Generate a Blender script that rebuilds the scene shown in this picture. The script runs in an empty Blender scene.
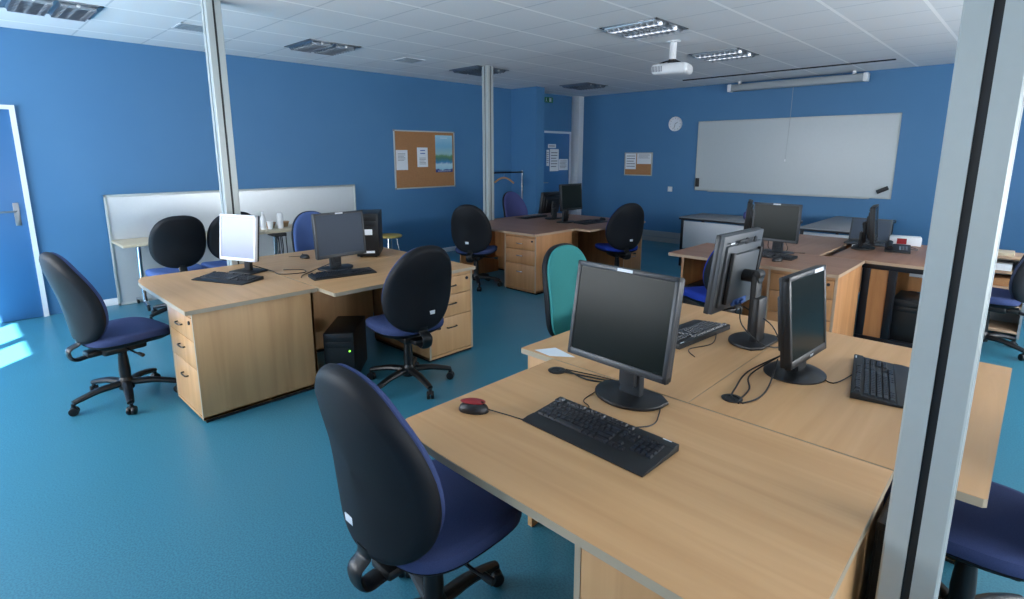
import bpy, bmesh, math, random
from mathutils import Vector, Matrix, Euler
random.seed(7)
C = bpy.context.scene.collection
PI = math.pi
R = math.radians
XL, XR, YN, YF, ZC, T = -7.12, 2.4, -2.2, 9.28, 2.757, 0.715   # room faces, desk height

# ------------------------------------------------------------------ materials
def lin(c):
    return tuple((v/12.92 if v <= .04045 else ((v+.055)/1.055)**2.4) for v in [x/255 for x in c]) + (1,)
def mat(name, rgb, rough=.5, metal=0, spec=.5, noise=0, nscale=40, coat=0, emit=0):
    m = bpy.data.materials.new(name); m.use_nodes = True
    nt = m.node_tree; b = nt.nodes['Principled BSDF']
    col = lin(rgb)
    b.inputs['Base Color'].default_value = col
    b.inputs['Roughness'].default_value = rough
    b.inputs['Metallic'].default_value = metal
    b.inputs['Specular IOR Level'].default_value = spec
    b.inputs['Coat Weight'].default_value = coat
    if emit:
        b.inputs['Emission Color'].default_value = col; b.inputs['Emission Strength'].default_value = emit
    tc = nt.nodes.new('ShaderNodeTexCoord')
    n = nt.nodes.new('ShaderNodeTexNoise'); n.inputs['Scale'].default_value = nscale; n.inputs['Detail'].default_value = 4
    nt.links.new(tc.outputs['Object'], n.inputs['Vector'])
    mx = nt.nodes.new('ShaderNodeMix'); mx.data_type = 'RGBA'
    k = noise if noise else .03
    mx.inputs['A'].default_value = tuple(max(0, v*(1-k)) for v in col[:3]) + (1,)
    mx.inputs['B'].default_value = tuple(min(1, v*(1+k)) for v in col[:3]) + (1,)
    nt.links.new(n.outputs['Fac'], mx.inputs['Factor'])
    nt.links.new(mx.outputs['Result'], b.inputs['Base Color'])
    return m
def wood(name, c1, c2, rough=.42, axis=0, scale=1.0):
    """pale beech laminate: fine streaks running along the given local axis"""
    m = bpy.data.materials.new(name); m.use_nodes = True
    nt = m.node_tree; b = nt.nodes['Principled BSDF']; b.inputs['Roughness'].default_value = rough
    b.inputs['Specular IOR Level'].default_value = .45
    tc = nt.nodes.new('ShaderNodeTexCoord'); mp = nt.nodes.new('ShaderNodeMapping')
    s = [14*scale]*3; s[axis] = .9*scale
    mp.inputs['Scale'].default_value = s
    nt.links.new(tc.outputs['Object'], mp.inputs['Vector'])
    n = nt.nodes.new('ShaderNodeTexNoise'); n.inputs['Scale'].default_value = 1.0; n.inputs['Detail'].default_value = 5
    n.inputs['Distortion'].default_value = .6
    nt.links.new(mp.outputs['Vector'], n.inputs['Vector'])
    r = nt.nodes.new('ShaderNodeValToRGB'); r.color_ramp.elements[0].position = .3; r.color_ramp.elements[1].position = .72
    r.color_ramp.elements[0].color = lin(c1); r.color_ramp.elements[1].color = lin(c2)
    nt.links.new(n.outputs['Fac'], r.inputs['Fac']); nt.links.new(r.outputs['Color'], b.inputs['Base Color'])
    return m
M = {}
M['beech'] = wood('beech_laminate_x', (194,149,102), (211,167,120), axis=0)
M['beech_y'] = wood('beech_laminate_y', (194,149,102), (211,167,120), axis=1)
M['beech_z'] = wood('beech_laminate_z', (190,146,99), (210,166,118), axis=2)
M['cherry'] = wood('dimmed_beech_laminate_x', (142,103,82), (162,122,98), axis=0)  # beech again, with the reddish exposure tone put into the colour
M['beech_dimmed_y'] = wood('dimmed_beech_laminate_y', (142,103,82), (162,122,98), axis=1)
M['beech_dimmed_z'] = wood('dimmed_beech_laminate_z', (168,116,72), (196,142,94), axis=2)
M['edge'] = mat('edge_band', (174,160,138), .5)
M['edge_warm'] = mat('edge_band_warm', (178,150,124), .5)
M['black'] = mat('black_plastic', (20,21,24), .45, noise=.1, nscale=200)
M['shell'] = mat('chair_shell_plastic', (14,18,25), .6, spec=.3, noise=.15, nscale=300)
M['base'] = mat('chair_base_plastic', (14,16,19), .4)
M['blue'] = mat('blue_chair_fabric', (62,74,114), .9, noise=.3, nscale=350, spec=.15)
M['brightblue'] = mat('bright_blue_chair_fabric', (38,62,158), .9, noise=.3, nscale=350, spec=.15)
M['midblue'] = mat('mid_blue_chair_fabric', (86,110,164), .9, noise=.3, nscale=350, spec=.15)
M['slate'] = mat('slate_chair_fabric', (58,66,84), .9, noise=.3, nscale=350, spec=.15)
M['violet'] = mat('violet_chair_fabric', (84,88,138), .9, noise=.3, nscale=350, spec=.15)
M['green'] = mat('green_chair_fabric', (62,138,138), .9, noise=.2, nscale=350, spec=.15)
M['monitor'] = mat('monitor_housing', (46,50,55), .42, noise=.06, nscale=250)
M['acer'] = mat('monitor_black_gloss', (20,22,25), .42)
M['silver'] = mat('silver_housing', (232,234,240), .4)
M['screen'] = mat('lcd_panel', (25,32,31), .22, spec=.08)
M['screen_pale_refl'] = mat('lcd_panel_pale_reflection', (112,122,150), .33, spec=.8)  # pale base carries part of the window reflection in its colour
M['screen_dim_refl'] = mat('lcd_panel_dim_reflection', (56,68,84), .36, spec=.15)  # grey-blue reflection of the room put into the base colour
M['laptop_screen'] = mat('laptop_screen', (74,84,98), .4, spec=.3)
M['rearpanel'] = mat('monitor_rear', (70,76,82), .5)
M['key'] = mat('keycaps', (34,37,44), .35)
M['keybody'] = mat('keyboard_body', (22,24,27), .5)
M['white'] = mat('white_plastic', (226,228,230), .45)
M['sticker'] = mat('white_sticker', (228,232,238), .6)
M['red'] = mat('red_mouse_plastic', (146,34,40), .35)
M['alu'] = mat('painted_aluminium', (174,181,180), .38, metal=.15)
M['chrome'] = mat('chrome', (200,205,212), .18, metal=1)
M['steel'] = mat('brushed_steel', (150,155,160), .35, metal=.9)
M['bronze'] = mat('dark_handle', (70,62,56), .35, metal=.6)
M['led'] = mat('green_led', (120,230,60), .4, emit=3)
M['paper'] = mat('paper', (220,226,232), .8)
M['cork'] = mat('cork', (164,118,78), .85, noise=.35, nscale=120)
M['grey'] = mat('grey_table_laminate', (136,138,142), .45, noise=.08, nscale=60)
M['paleboard'] = mat('pale_table_laminate', (192,178,152), .5, noise=.05)
M['whitepanel'] = mat('white_panel', (206,210,216), .5)
M['yellow'] = mat('yellow_seat', (198,170,92), .6)
M['brown'] = mat('brown_basket', (150,118,84), .8, noise=.3)
M['hanger'] = mat('hanger_wood', (176,130,92), .5)
M['darksteel'] = mat('dark_steel', (22,24,32), .4, metal=.3)
M['gap'] = mat('matt_black', (16,17,19), .9)  # plain dark colour of the plinths and eraser felt
M['greensign'] = mat('exit_sign_green', (30,110,70), .5)
M['louvre'] = mat('louvre_aluminium', (158,166,174), .28, metal=.95)
M['louvre_sparkle'] = mat('sparkle_louvre_aluminium', (205,212,220), .35, metal=.7)  # lighter copy of the louvre, sparkle put into its colour
M['tube_glow'] = mat('glow_tube', (245,248,255), .4, emit=1.3)  # faint glow added for the bright sparkle between the louvre blades
M['troffer'] = mat('troffer_interior', (150,162,174), .4)
M['board'] = mat('whiteboard_enamel', (174,183,187), .3, spec=.5)
M['screenpanel'] = mat('satin_white_panel', (206,212,216), .27, metal=.25, spec=.8)
M['blind'] = mat('blind_fabric', (225,228,230), .8)

def surf(name, base, rough, build):
    m = bpy.data.materials.new(name); m.use_nodes = True
    nt = m.node_tree; b = nt.nodes['Principled BSDF']; b.inputs['Roughness'].default_value = rough
    tc = nt.nodes.new('ShaderNodeTexCoord'); build(nt, tc, b); return m
def mixc(nt, fac, a, b_):
    mx = nt.nodes.new('ShaderNodeMix'); mx.data_type = 'RGBA'
    for k, v in (('A', a), ('B', b_)):
        if isinstance(v, tuple): mx.inputs[k].default_value = v
        else: nt.links.new(v, mx.inputs[k])
    if isinstance(fac, float): mx.inputs['Factor'].default_value = fac
    else: nt.links.new(fac, mx.inputs['Factor'])
    return mx.outputs['Result']
def noise(nt, vec, scale, detail=3):
    n = nt.nodes.new('ShaderNodeTexNoise'); n.inputs['Scale'].default_value = scale; n.inputs['Detail'].default_value = detail
    nt.links.new(vec, n.inputs['Vector']); return n.outputs['Fac']
def mth(nt, op, a, b_=None):
    n = nt.nodes.new('ShaderNodeMath'); n.operation = op
    for i, v in enumerate((a, b_)):
        if v is None: continue
        if isinstance(v, (int, float)): n.inputs[i].default_value = v
        else: nt.links.new(v, n.inputs[i])
    return n.outputs[0]
def floor_b(nt, tc, b):
    f1 = noise(nt, tc.outputs['Object'], 130, 2); f2 = noise(nt, tc.outputs['Object'], 1.3, 3)
    r = nt.nodes.new('ShaderNodeValToRGB'); r.color_ramp.elements[0].position = .38; r.color_ramp.elements[1].position = .62
    r.color_ramp.elements[0].color = lin((42,103,128)); r.color_ramp.elements[1].color = lin((68,137,157))
    nt.links.new(f1, r.inputs['Fac'])
    c = mixc(nt, f2, r.outputs['Color'], lin((55,120,143)))
    nt.links.new(c, b.inputs['Base Color']); b.inputs['Specular IOR Level'].default_value = .45
    nt.links.new(mth(nt, 'MULTIPLY_ADD', f2, .14) , b.inputs['Roughness'])
    n = b.inputs['Roughness'].links[0].from_node; n.inputs[2].default_value = .28
def wall_b(nt, tc, b):
    f = noise(nt, tc.outputs['Object'], 2.2, 4); g = noise(nt, tc.outputs['Object'], 180, 2)
    c = mixc(nt, f, lin((68,118,162)), lin((75,124,166)))
    nt.links.new(c, b.inputs['Base Color']); b.inputs['Specular IOR Level'].default_value = .35
    bp = nt.nodes.new('ShaderNodeBump'); bp.inputs['Strength'].default_value = .06; bp.inputs['Distance'].default_value = .002
    nt.links.new(g, bp.inputs['Height']); nt.links.new(bp.outputs['Normal'], b.inputs['Normal'])
def ceil_b(nt, tc, b):
    sx = nt.nodes.new('ShaderNodeSeparateXYZ'); nt.links.new(tc.outputs['Object'], sx.inputs[0])
    def line(out, off, pitch, half):
        v = mth(nt, 'ADD', out, off); v = mth(nt, 'DIVIDE', v, pitch); v = mth(nt, 'FRACT', v)
        v = mth(nt, 'SUBTRACT', v, .5); v = mth(nt, 'ABSOLUTE', v)
        return mth(nt, 'GREATER_THAN', v, .5 - half/pitch)
    lx = line(sx.outputs[0], 6.16+59, .59, .014); ly = line(sx.outputs[1], -1.12+58.5, .585, .008)
    f = noise(nt, tc.outputs['Object'], 90, 3)
    tile = mixc(nt, f, lin((226,228,230)), lin((236,237,239)))
    c = mixc(nt, ly, tile, lin((206,210,214))); c = mixc(nt, lx, c, lin((255,255,255)))
    nt.links.new(c, b.inputs['Base Color']); b.inputs['Specular IOR Level'].default_value = .2
M['floor'] = surf('blue_linoleum', None, .35, floor_b)
M['wall'] = surf('blue_wall_paint', None, .5, wall_b)
M['ceiling'] = surf('ceiling_tiles', None, .85, ceil_b)
M['door'] = mat('blue_door_paint', (58,112,164), .4, noise=.04, nscale=3)
M['trimwhite'] = mat('white_trim_paint', (214,220,226), .45)
M['trimgrey'] = mat('grey_trunking', (150,158,164), .5)
def glass_mat():
    m = bpy.data.materials.new('window_glass'); m.use_nodes = True; nt = m.node_tree
    for n in list(nt.nodes): nt.nodes.remove(n)
    o = nt.nodes.new('ShaderNodeOutputMaterial'); t = nt.nodes.new('ShaderNodeBsdfTransparent'); g = nt.nodes.new('ShaderNodeBsdfGlossy')
    g.inputs['Roughness'].default_value = .02; mx = nt.nodes.new('ShaderNodeMixShader'); mx.inputs[0].default_value = .06
    nt.links.new(t.outputs[0], mx.inputs[1]); nt.links.new(g.outputs[0], mx.inputs[2]); nt.links.new(mx.outputs[0], o.inputs[0]); return m
M['glass'] = glass_mat()
def poster_b(nt, tc, b):
    sx = nt.nodes.new('ShaderNodeSeparateXYZ'); nt.links.new(tc.outputs['Generated'], sx.inputs[0])
    n = noise(nt, tc.outputs['Generated'], 4, 4)
    z = mth(nt, 'ADD', sx.outputs[2], mth(nt, 'MULTIPLY', mth(nt, 'SUBTRACT', n, .5), .16))
    r = nt.nodes.new('ShaderNodeValToRGB'); cr = r.color_ramp; cr.interpolation = 'LINEAR'
    stops = [(0,(40,52,110)),(.07,(52,66,130)),(.10,(150,196,214)),(.22,(176,208,220)),(.27,(60,130,180)),(.36,(70,120,110)),(.44,(96,140,96)),(.50,(150,190,196)),(.72,(118,178,210)),(1,(160,204,224))]
    cr.elements[0].position, cr.elements[0].color = stops[0][0], lin(stops[0][1]); cr.elements[1].position, cr.elements[1].color = stops[-1][0], lin(stops[-1][1])
    for p, c in stops[1:-1]:
        e = cr.elements.new(p); e.color = lin(c)
    nt.links.new(z, r.inputs['Fac']); nt.links.new(r.outputs['Color'], b.inputs['Base Color'])
M['poster'] = surf('landscape_poster', None, .4, poster_b)
M['inkgrey'] = mat('grey_ink', (120,126,134), .8)
M['inkblue'] = mat('blue_ink', (60,96,160), .8)

# ------------------------------------------------------------------ mesh helpers
class MB:
    def __init__(s): s.bm = bmesh.new()
    def _merge(s, t, mw=None):
        if mw is not None: bmesh.ops.transform(t, matrix=mw, verts=t.verts)
        me = bpy.data.meshes.new('tmp'); t.to_mesh(me); t.free(); s.bm.from_mesh(me); bpy.data.meshes.remove(me); return s
    def box(s, c, d, bev=0, seg=2, rot=None):
        t = bmesh.new(); bmesh.ops.create_cube(t, size=1)
        bmesh.ops.scale(t, vec=d, verts=t.verts)
        if bev: bmesh.ops.bevel(t, geom=t.edges[:], offset=min(bev, min(d)*.49), segments=seg, affect='EDGES', profile=.5)
        m = Matrix.Translation(c)
        if rot: m = m @ Euler(rot).to_matrix().to_4x4()
        return s._merge(t, m)
    def b2(s, lo, hi, bev=0, seg=2):
        return s.box([(a+b)/2 for a, b in zip(lo, hi)], [b-a for a, b in zip(lo, hi)], bev, seg)
    def cyl(s, c, r, h, axis='z', n=24, r2=None, bev=0, rot=None):
        t = bmesh.new(); bmesh.ops.create_cone(t, cap_ends=True, segments=n, radius1=r, radius2=r if r2 is None else r2, depth=h)
        if bev: bmesh.ops.bevel(t, geom=[e for e in t.edges if abs(e.verts[0].co.z-e.verts[1].co.z) < 1e-6], offset=bev, segments=2, affect='EDGES', profile=.5)
        m = Matrix.Translation(c)
        if rot: m = m @ Euler(rot).to_matrix().to_4x4()
        elif axis == 'x': m = m @ Matrix.Rotation(PI/2, 4, 'Y')
        elif axis == 'y': m = m @ Matrix.Rotation(PI/2, 4, 'X')
        return s._merge(t, m)
    def prism(s, poly, z0, z1, mw=None, bev=0):
        t = bmesh.new(); vs = [t.verts.new((x, y, z0)) for x, y in poly]; f = t.faces.new(vs)
        g = bmesh.ops.extrude_face_region(t, geom=[f]); bmesh.ops.translate(t, vec=(0, 0, z1-z0), verts=[v for v in g['geom'] if isinstance(v, bmesh.types.BMVert)])
        bmesh.ops.recalc_face_normals(t, faces=t.faces)
        if bev: bmesh.ops.bevel(t, geom=[e for e in t.edges if abs(e.verts[0].co.z-e.verts[1].co.z) < 1e-6], offset=bev, segments=2, affect='EDGES', profile=.5)
        return s._merge(t, mw)
    def tube(s, pts, r, n=8, smooth=4, flat=None):
        P = [Vector(p) for p in pts]
        if smooth > 1 and len(P) > 2:
            Q = []
            for i in range(len(P)-1):
                a, b, c, d = P[max(i-1, 0)], P[i], P[i+1], P[min(i+2, len(P)-1)]
                for k in range(smooth):
                    t = k/smooth
                    Q.append(.5*((2*b)+(c-a)*t+(2*a-5*b+4*c-d)*t*t+(3*b-a-3*c+d)*t**3))
            P = Q+[P[-1]]
        t = bmesh.new(); rings = []; up = Vector((0, 0, 1))
        for i, p in enumerate(P):
            d = (P[min(i+1, len(P)-1)]-P[max(i-1, 0)]).normalized()
            ref = up if abs(d.z) < .95 else Vector((0, 1, 0))
            if flat: ref = Vector(flat)
            a = d.cross(ref).normalized(); b = a.cross(d).normalized()
            rr = r(i/(len(P)-1)) if callable(r) else r
            ra, rb = rr if isinstance(rr, tuple) else (rr, rr)
            rings.append([t.verts.new(p+a*math.cos(2*PI*k/n)*ra+b*math.sin(2*PI*k/n)*rb) for k in range(n)])
        for i in range(len(rings)-1):
            for k in range(n): t.faces.new((rings[i][k], rings[i][(k+1) % n], rings[i+1][(k+1) % n], rings[i+1][k]))
        t.faces.new(rings[0][::-1]); t.faces.new(rings[-1])
        bmesh.ops.recalc_face_normals(t, faces=t.faces); return s._merge(t)
    def lathe(s, prof, c=(0, 0, 0), n=28, mw=None):
        t = bmesh.new(); rings = []
        for r, z in prof:
            rings.append([t.verts.new((max(r, 1e-4)*math.cos(2*PI*k/n), max(r, 1e-4)*math.sin(2*PI*k/n), z)) for k in range(n)])
        for i in range(len(rings)-1):
            for k in range(n): t.faces.new((rings[i][k], rings[i][(k+1) % n], rings[i+1][(k+1) % n], rings[i+1][k]))
        t.faces.new(rings[0][::-1]); t.faces.new(rings[-1]); bmesh.ops.recalc_face_normals(t, faces=t.faces)
        return s._merge(t, Matrix.Translation(c) @ (mw or Matrix()))
    def pillow(s, outline, rings, bend, n=56, mw=None):
        """closed cushion: rings = (scale, depth) from rear centre to front centre over a closed outline(phi)->(x, z)"""
        t = bmesh.new(); rr = []
        for sc, d in rings:
            row = []
            for k in range(n):
                x, z = outline(2*PI*k/n); x *= sc; z *= sc
                row.append(t.verts.new((x, d+bend(x, z), z)))
            rr.append(row)
        for i in range(len(rr)-1):
            for k in range(n): t.faces.new((rr[i][k], rr[i][(k+1) % n], rr[i+1][(k+1) % n], rr[i+1][k]))
        t.faces.new(rr[0]); t.faces.new(rr[-1]); bmesh.ops.recalc_face_normals(t, faces=t.faces)
        return s._merge(t, mw)
    def build(s, name, m, parent=None, ang=35):
        me = bpy.data.meshes.new(name); s.bm.to_mesh(me); s.bm.free()
        me.materials.append(m)
        me.polygons.foreach_set('use_smooth', [True]*len(me.polygons)); me.set_sharp_from_angle(angle=R(ang))
        o = bpy.data.objects.new(name, me); C.objects.link(o)
        if parent: o.parent = parent
        return o
def thing(name, label, cat, loc=(0, 0, 0), rz=0, group=None):
    o = bpy.data.objects.new(name, None); C.objects.link(o); o.empty_display_size = .1
    o.location = loc; o.rotation_euler = (0, 0, rz); o['label'] = label; o['category'] = cat
    if group: o['group'] = group
    return o
def tag(o, label, cat, group=None):
    o['label'] = label; o['category'] = cat
    if group: o['group'] = group
    return o
def struct(o): o['kind'] = 'structure'; return o
def kids(o): return [c for c in bpy.data.objects if c.parent == o]
def dup(root, label, loc, rz, group=None):
    r = root.copy(); C.objects.link(r); r.location = loc; r.rotation_euler = (0, 0, rz); r['label'] = label
    if group: r['group'] = group
    for ch in kids(root):
        if ch.name.startswith('_'): continue
        c = ch.copy(); C.objects.link(c); c.parent = r
        for g in kids(ch):
            d = g.copy(); C.objects.link(d); d.parent = c
    return r

# ------------------------------------------------------------------ room
w = .12
struct(MB().b2((XL-.2, YN-.2, -.1), (XR+.2, YF+.2, 0)).build('floor', M['floor']))
struct(MB().b2((XL-.2, YN-.2, ZC), (XR+.2, YF+.2, ZC+.1)).build('ceiling', M['ceiling']))
struct(MB().b2((XL-.2, YN-.2, 0), (XL, YF+.2, ZC)).build('wall_left', M['wall']))
struct(MB().b2((XL, YF, 0), (XR, YF+.2, ZC)).build('wall_far', M['wall']))
struct(MB().b2((XL, 7.36, 0), (-6.52, 7.58, ZC)).build('wall_recess', M['wall']))
def wall_open(name, axis, pos0, pos1, a0, a1, holes, z0, z1):
    mb = MB()
    def bb(u0, u1, v0, v1):
        if axis == 'y': mb.b2((u0, pos0, v0), (u1, pos1, v1))
        else: mb.b2((pos0, u0, v0), (pos1, u1, v1))
    bb(a0, a1, 0, z0); bb(a0, a1, z1, ZC); u = a0
    for h0, h1 in holes: bb(u, h0, z0, z1); u = h1
    bb(u, a1, z0, z1)
    return struct(mb.build(name, M['wall']))
NW = [(-6.95, -2.99), (-2.4, 1.9)]
RW = [(.2, 3.2), (3.9, 7.2)]
WZ0, WZ1 = .95, 2.2
wall_open('wall_near', 'y', YN-.2, YN, XL, XR, NW, WZ0, WZ1)
wall_open('wall_right', 'x', XR, XR+.2, YN-.2, YF+.2, RW, WZ0, WZ1)
wi = 0
def window(axis, u0, u1, mulls, blind):
    global wi; wi += 1
    fr = MB(); gl = MB()
    def bb(mb, a0, a1, d0, d1, v0, v1):
        if axis == 'y': mb.b2((a0, YN-d1, v0), (a1, YN-d0, v1))
        else: mb.b2((XR+d0, a0, v0), (XR+d1, a1, v1))
    for a0, a1, v0, v1 in ((u0, u1, WZ0, WZ0+.06), (u0, u1, WZ1-.06, WZ1), (u0, u0+.06, WZ0, WZ1), (u1-.06, u1, WZ0, WZ1)): bb(fr, a0, a1, .04, .12, v0, v1)
    for m_ in mulls: bb(fr, m_-.045, m_+.045, .04, .12, WZ0, WZ1)
    o = struct(fr.build('window_%d' % wi, M['trimwhite']))
    bb(gl, u0+.03, u1-.03, .076, .082, WZ0+.03, WZ1-.03); gl.build('window_pane', M['glass'], o)
    sl = MB(); bb(sl, u0-.04, u1+.04, -.12, .04, WZ0-.03, WZ0); sl.build('window_sill', M['trimwhite'], o)
    if blind:
        bl = MB(); bb(bl, u0+.02, u1-.02, .015, .025, WZ0+.02, WZ1); bl.build('roller_blind', M['blind'], o)
    return o
window('y', *NW[0], (-3.69, -4.45, -5.2, -6.0), False)
window('y', *NW[1], (-1.0, .4), True)
window('x', *RW[0], (1.2, 2.2), True)
window('x', *RW[1], (5, 6.1), True)
# baseboards, trunking
struct(MB().b2((XL, .72, 0), (XL+.015, 7.36, .075), .004).build('baseboard_left', M['trimwhite']))
b = MB(); b.b2((-6.9, YF-.02, .0), (XR, YF, .09), .004); b.b2((-6.9, YF-.05, .1), (XR, YF, .2), .006); struct(b.build('baseboard_far', M['trimgrey']))
struct(MB().b2((XL, 7.345, 0), (-6.52, 7.36, .075), .004).build('baseboard_recess', M['trimwhite']))
struct(MB().b2((XL, 9.02+.1, 0), (-6.93, YF, ZC), .01).build('trim_1', M['trimwhite']))
# front door (left wall) and far door in the recess
def door(n, y0, y1, zt, hy, flip, framem):
    d = struct(MB().b2((XL, y0, .005), (XL+.02, y1, zt), .002).build('door_%d' % n, M['door']))
    f = MB()
    for a, b_ in (((XL, y0-.04, 0), (XL+.035, y0, zt)), ((XL, y1, 0), (XL+.035, y1+.04, zt)), ((XL, y0-.04, zt), (XL+.035, y1+.04, zt+.04))): f.b2(a, b_)
    f.build('door_frame', framem, d)
    h = MB(); h.b2((XL+.02, hy-.022, .93), (XL+.028, hy+.022, 1.15), .003); h.cyl((XL+.045, hy, 1.07), .009, .05, 'x', 12)
    h.tube([(XL+.07, hy, 1.07), (XL+.075, hy+flip*.03, 1.07), (XL+.075, hy+flip*.12, 1.068)], .009, 10)
    h.cyl((XL+.03, hy, .98), .009, .006, 'x', 12)
    h.build('door_handle', M['steel'], d); return d
door(1, -.40, .56, 2.02, .49, -1, M['trimwhite'])
door(2, 8.10, 9.04, 2.02, 8.2, 1, M['trimwhite'])

# ------------------------------------------------------------------ desks
def desk(label, x0, x1, y0, D, rz, woods, group='desks with drawer pedestals', handles='bronze', W=None, grommet=None, wave=True, pw=.515, setback=.22):
    """user side is local -Y, pedestal at local +X; x0.. gives the world centre when rz=0, else centre passed directly"""
    wx, wy, wz, ed = woods
    cx, cy = x0, y0
    t = thing('office_desk', label, 'desk', (cx, cy, 0), rz, group)
    h = W/2; d = D/2
    poly = [(h, d), (-h, d)]
    poly += [(-h, -d+.068), (-h+.006, -d+.058), (-h+.05, -d+.037), (-h+.10, -d+.019), (-h+.16, -d+.008), (-h+.24, -d+.002), (-h+.32, -d)] if wave else [(-h, -d+.008), (-h+.008, -d)]
    poly += [(h, -d)]
    mb = MB(); mb.prism(poly, T-.026, T)
    o = mb.build('desktop', wx, t)
    o2 = MB()
    # edge banding: a thin strip round the top
    def strip(p, q, off=.0015):
        p = Vector((p[0], p[1], 0)); q = Vector((q[0], q[1], 0)); L = (q-p).length
        if L < .01: return
        a = math.atan2(q.y-p.y, q.x-p.x); c = (p+q)/2
        o2.box((c.x, c.y, T-.0135), (L+.001, .003, .0245), 0, rot=(0, 0, a))
    for i in range(len(poly)): strip(poly[i], poly[(i+1) % len(poly)])
    o2.build('edge_band', ed, t)
    # leg panel at the open end, set back from the user edge
    MB().b2((-h+.025, -d+setback, .0), (-h+.05, d-.03, T-.026), .002).build('leg_panel', wz, t)
    MB().b2((-h+.05, d-.09, .22), (h-.50, d-.07, T-.026), .002).build('modesty_panel', wz, t)
    # pedestal
    px0, px1, py0, py1 = h-pw, h-.008, -d+.035, d-.03
    c = MB(); c.b2((px1-.018, py0, .02), (px1, py1, T-.026), .001); c.b2((px0, py0, .02), (px0+.018, py1, T-.026), .001)
    c.b2((px0, py1-.018, .02), (px1, py1, T-.026)); c.b2((px0, py0, .02), (px1, py1, .038)); c.build('pedestal', wz, t)
    for ex0 in (px1-.0182, px0-.0002): MB().b2((ex0, py0-.0015, .02), (ex0+.0184, py0+.001, T-.027)).build('pedestal_edge', ed, t)
    MB().b2((px0+.01, py0+.015, 0), (px1-.004, py1-.004, .02)).build('plinth', M['gap'], t)
    zs = [(.045, .335), (.34, .51), (.515, .655)]
    for i, (a, b_) in enumerate(zs):
        dr = MB().b2((px0+.021, py0-.002, a), (px1-.021, py0+.016, b_), .0015).build('drawer', wz, t)
        hz = b_-.07 if i else b_-.085; hc = (px0+px1)/2
        hb = MB(); hb.tube([(hc-.045, py0, hz), (hc-.04, py0-.02, hz), (hc+.04, py0-.02, hz), (hc+.045, py0, hz)], .005, 8, 3)
        hb.build('handle', M[handles], dr)
    lk = MB(); lk.cyl((px1-.06, py0-.004, .625), .012, .01, 'y', 16); lk.build('lock', M['black'], t)
    MB().b2((px0+.018, py0+.004, .658), (px1-.018, py0+.02, T-.026)).build('top_rail', wz, t)
    if grommet:
        g = MB(); g.lathe([(.022, 0), (.036, 0), (.038, .003), (.034, .005), (.024, .0045), (.022, .001)], (grommet[0], grommet[1], T))
        g.build('cable_grommet', M['black'], t)
    return t
BE = (M['beech'], M['beech_y'], M['beech_z'], M['edge']); BD = (M['cherry'], M['beech_dimmed_y'], M['beech_dimmed_z'], M['edge_warm'])
q = PI/2
def D0(label, x0, x1, y0, y1, woods, **k): return desk(label, (x0+x1)/2, 0, (y0+y1)/2, y1-y0, 0, woods, W=x1-x0, **k)
def DP(label, x0, x1, y0, y1, woods, **k): return desk(label, (x0+x1)/2, 0, (y0+y1)/2, x1-x0, q, woods, W=y1-y0, wave=False, setback=.45, pw=.46, **k)     # user on +x
def DM(label, x0, x1, y0, y1, woods, **k): return desk(label, (x0+x1)/2, 0, (y0+y1)/2, x1-x0, -q, woods, W=y1-y0, wave=False, **k)    # user on -x
D0('nearest beech desk, with the red mouse and a keyboard at its front', -1.47, -.205, .937, 1.780, BE, setback=.66, grommet=(-.53, .33))
DM('beech desk behind the front desk, facing the green chair', -1.665, -.835, 1.79, 3.05, BE)
DP('beech desk at right with a tilted keyboard, partly behind the tall near pole', -.831, 0, 1.79, 3.05, BE, grommet=(-.49, .315))
D0('beech desk at left carrying the silver framed monitor, plain side panel forward', -4.71, -3.47, .885, 1.69, BE)
DP('beech desk at left with drawers, an oval-backed chair before it', -4.095, -3.25, 1.70, 2.94, BE)
DM('beech desk under the upright computer tower, behind the left monitors', -4.945, -4.10, 1.70, 2.94, BE)
D0('dark-topped desk beside the middle pole with silver-handled drawers', -5.455, -4.09, 4.61, 5.355, BD, handles='chrome', setback=.03)
DP('far middle desk with two black monitors seen above it, facing right', -4.72, -3.875, 5.36, 6.64, BD, handles='chrome')
DM('far middle desk in front of the violet-blue chair by the coat rail', -5.57, -4.725, 5.36, 6.64, BD, handles='chrome')
D0('reddish desk at right with a warm orange side panel and round drawer lock', -2.43, -1.03, 4.60, 5.41, BD, wave=False)
DM('rear desk at right, behind the monitor with the cabled stand', -2.20, -1.385, 5.42, 6.75, BD)
# open-ended desk beside it with black frame
def open_desk():
    t = thing('office_desk', 'black-framed open-ended desk with side-on monitor and desk telephone', 'desk', (-.89, 6.1, 0), 0, 'desks with drawer pedestals')
    MB().b2((-.41, -.67, T-.026), (.41, .67, T), .003).build('desktop', M['beech_dimmed_y'], t)
    e = MB(); e.b2((-.412, -.673, T-.025), (.412, -.67, T-.001)); e.b2((.41, -.673, T-.025), (.412, .67, T-.001)); e.build('edge_band', M['edge_warm'], t)
    for y in (-.63, .63):
        f = MB()
        for x in (-.125, .065): f.b2((x-.03, y-.02, .05), (x+.03, y+.02, T-.07), .003)
        f.b2((-.155, y-.025, .0), (.38, y+.025, .05), .006); f.b2((-.38, y-.02, T-.07), (.38, y+.02, T-.026), .003)
        f.build('leg_frame', M['darksteel'], t)
        MB().b2((-.095, y-.008, .05), (.035, y+.008, T-.07)).build('leg_insert', M['beech_dimmed_z'], t)
    MB().b2((-.36, -.58, .22), (-.34, .58, T-.026)).build('modesty_panel', M['beech_dimmed_z'], t)
    MB().b2((.12, -.2, .54), (.39, -.182, T-.03)).build('drawer_front', M['whitepanel'], t)
    MB().b2((.12, -.2, .41), (.39, -.185, .535)).build('lower_panel', M['beech_dimmed_z'], t)
open_desk()
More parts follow.
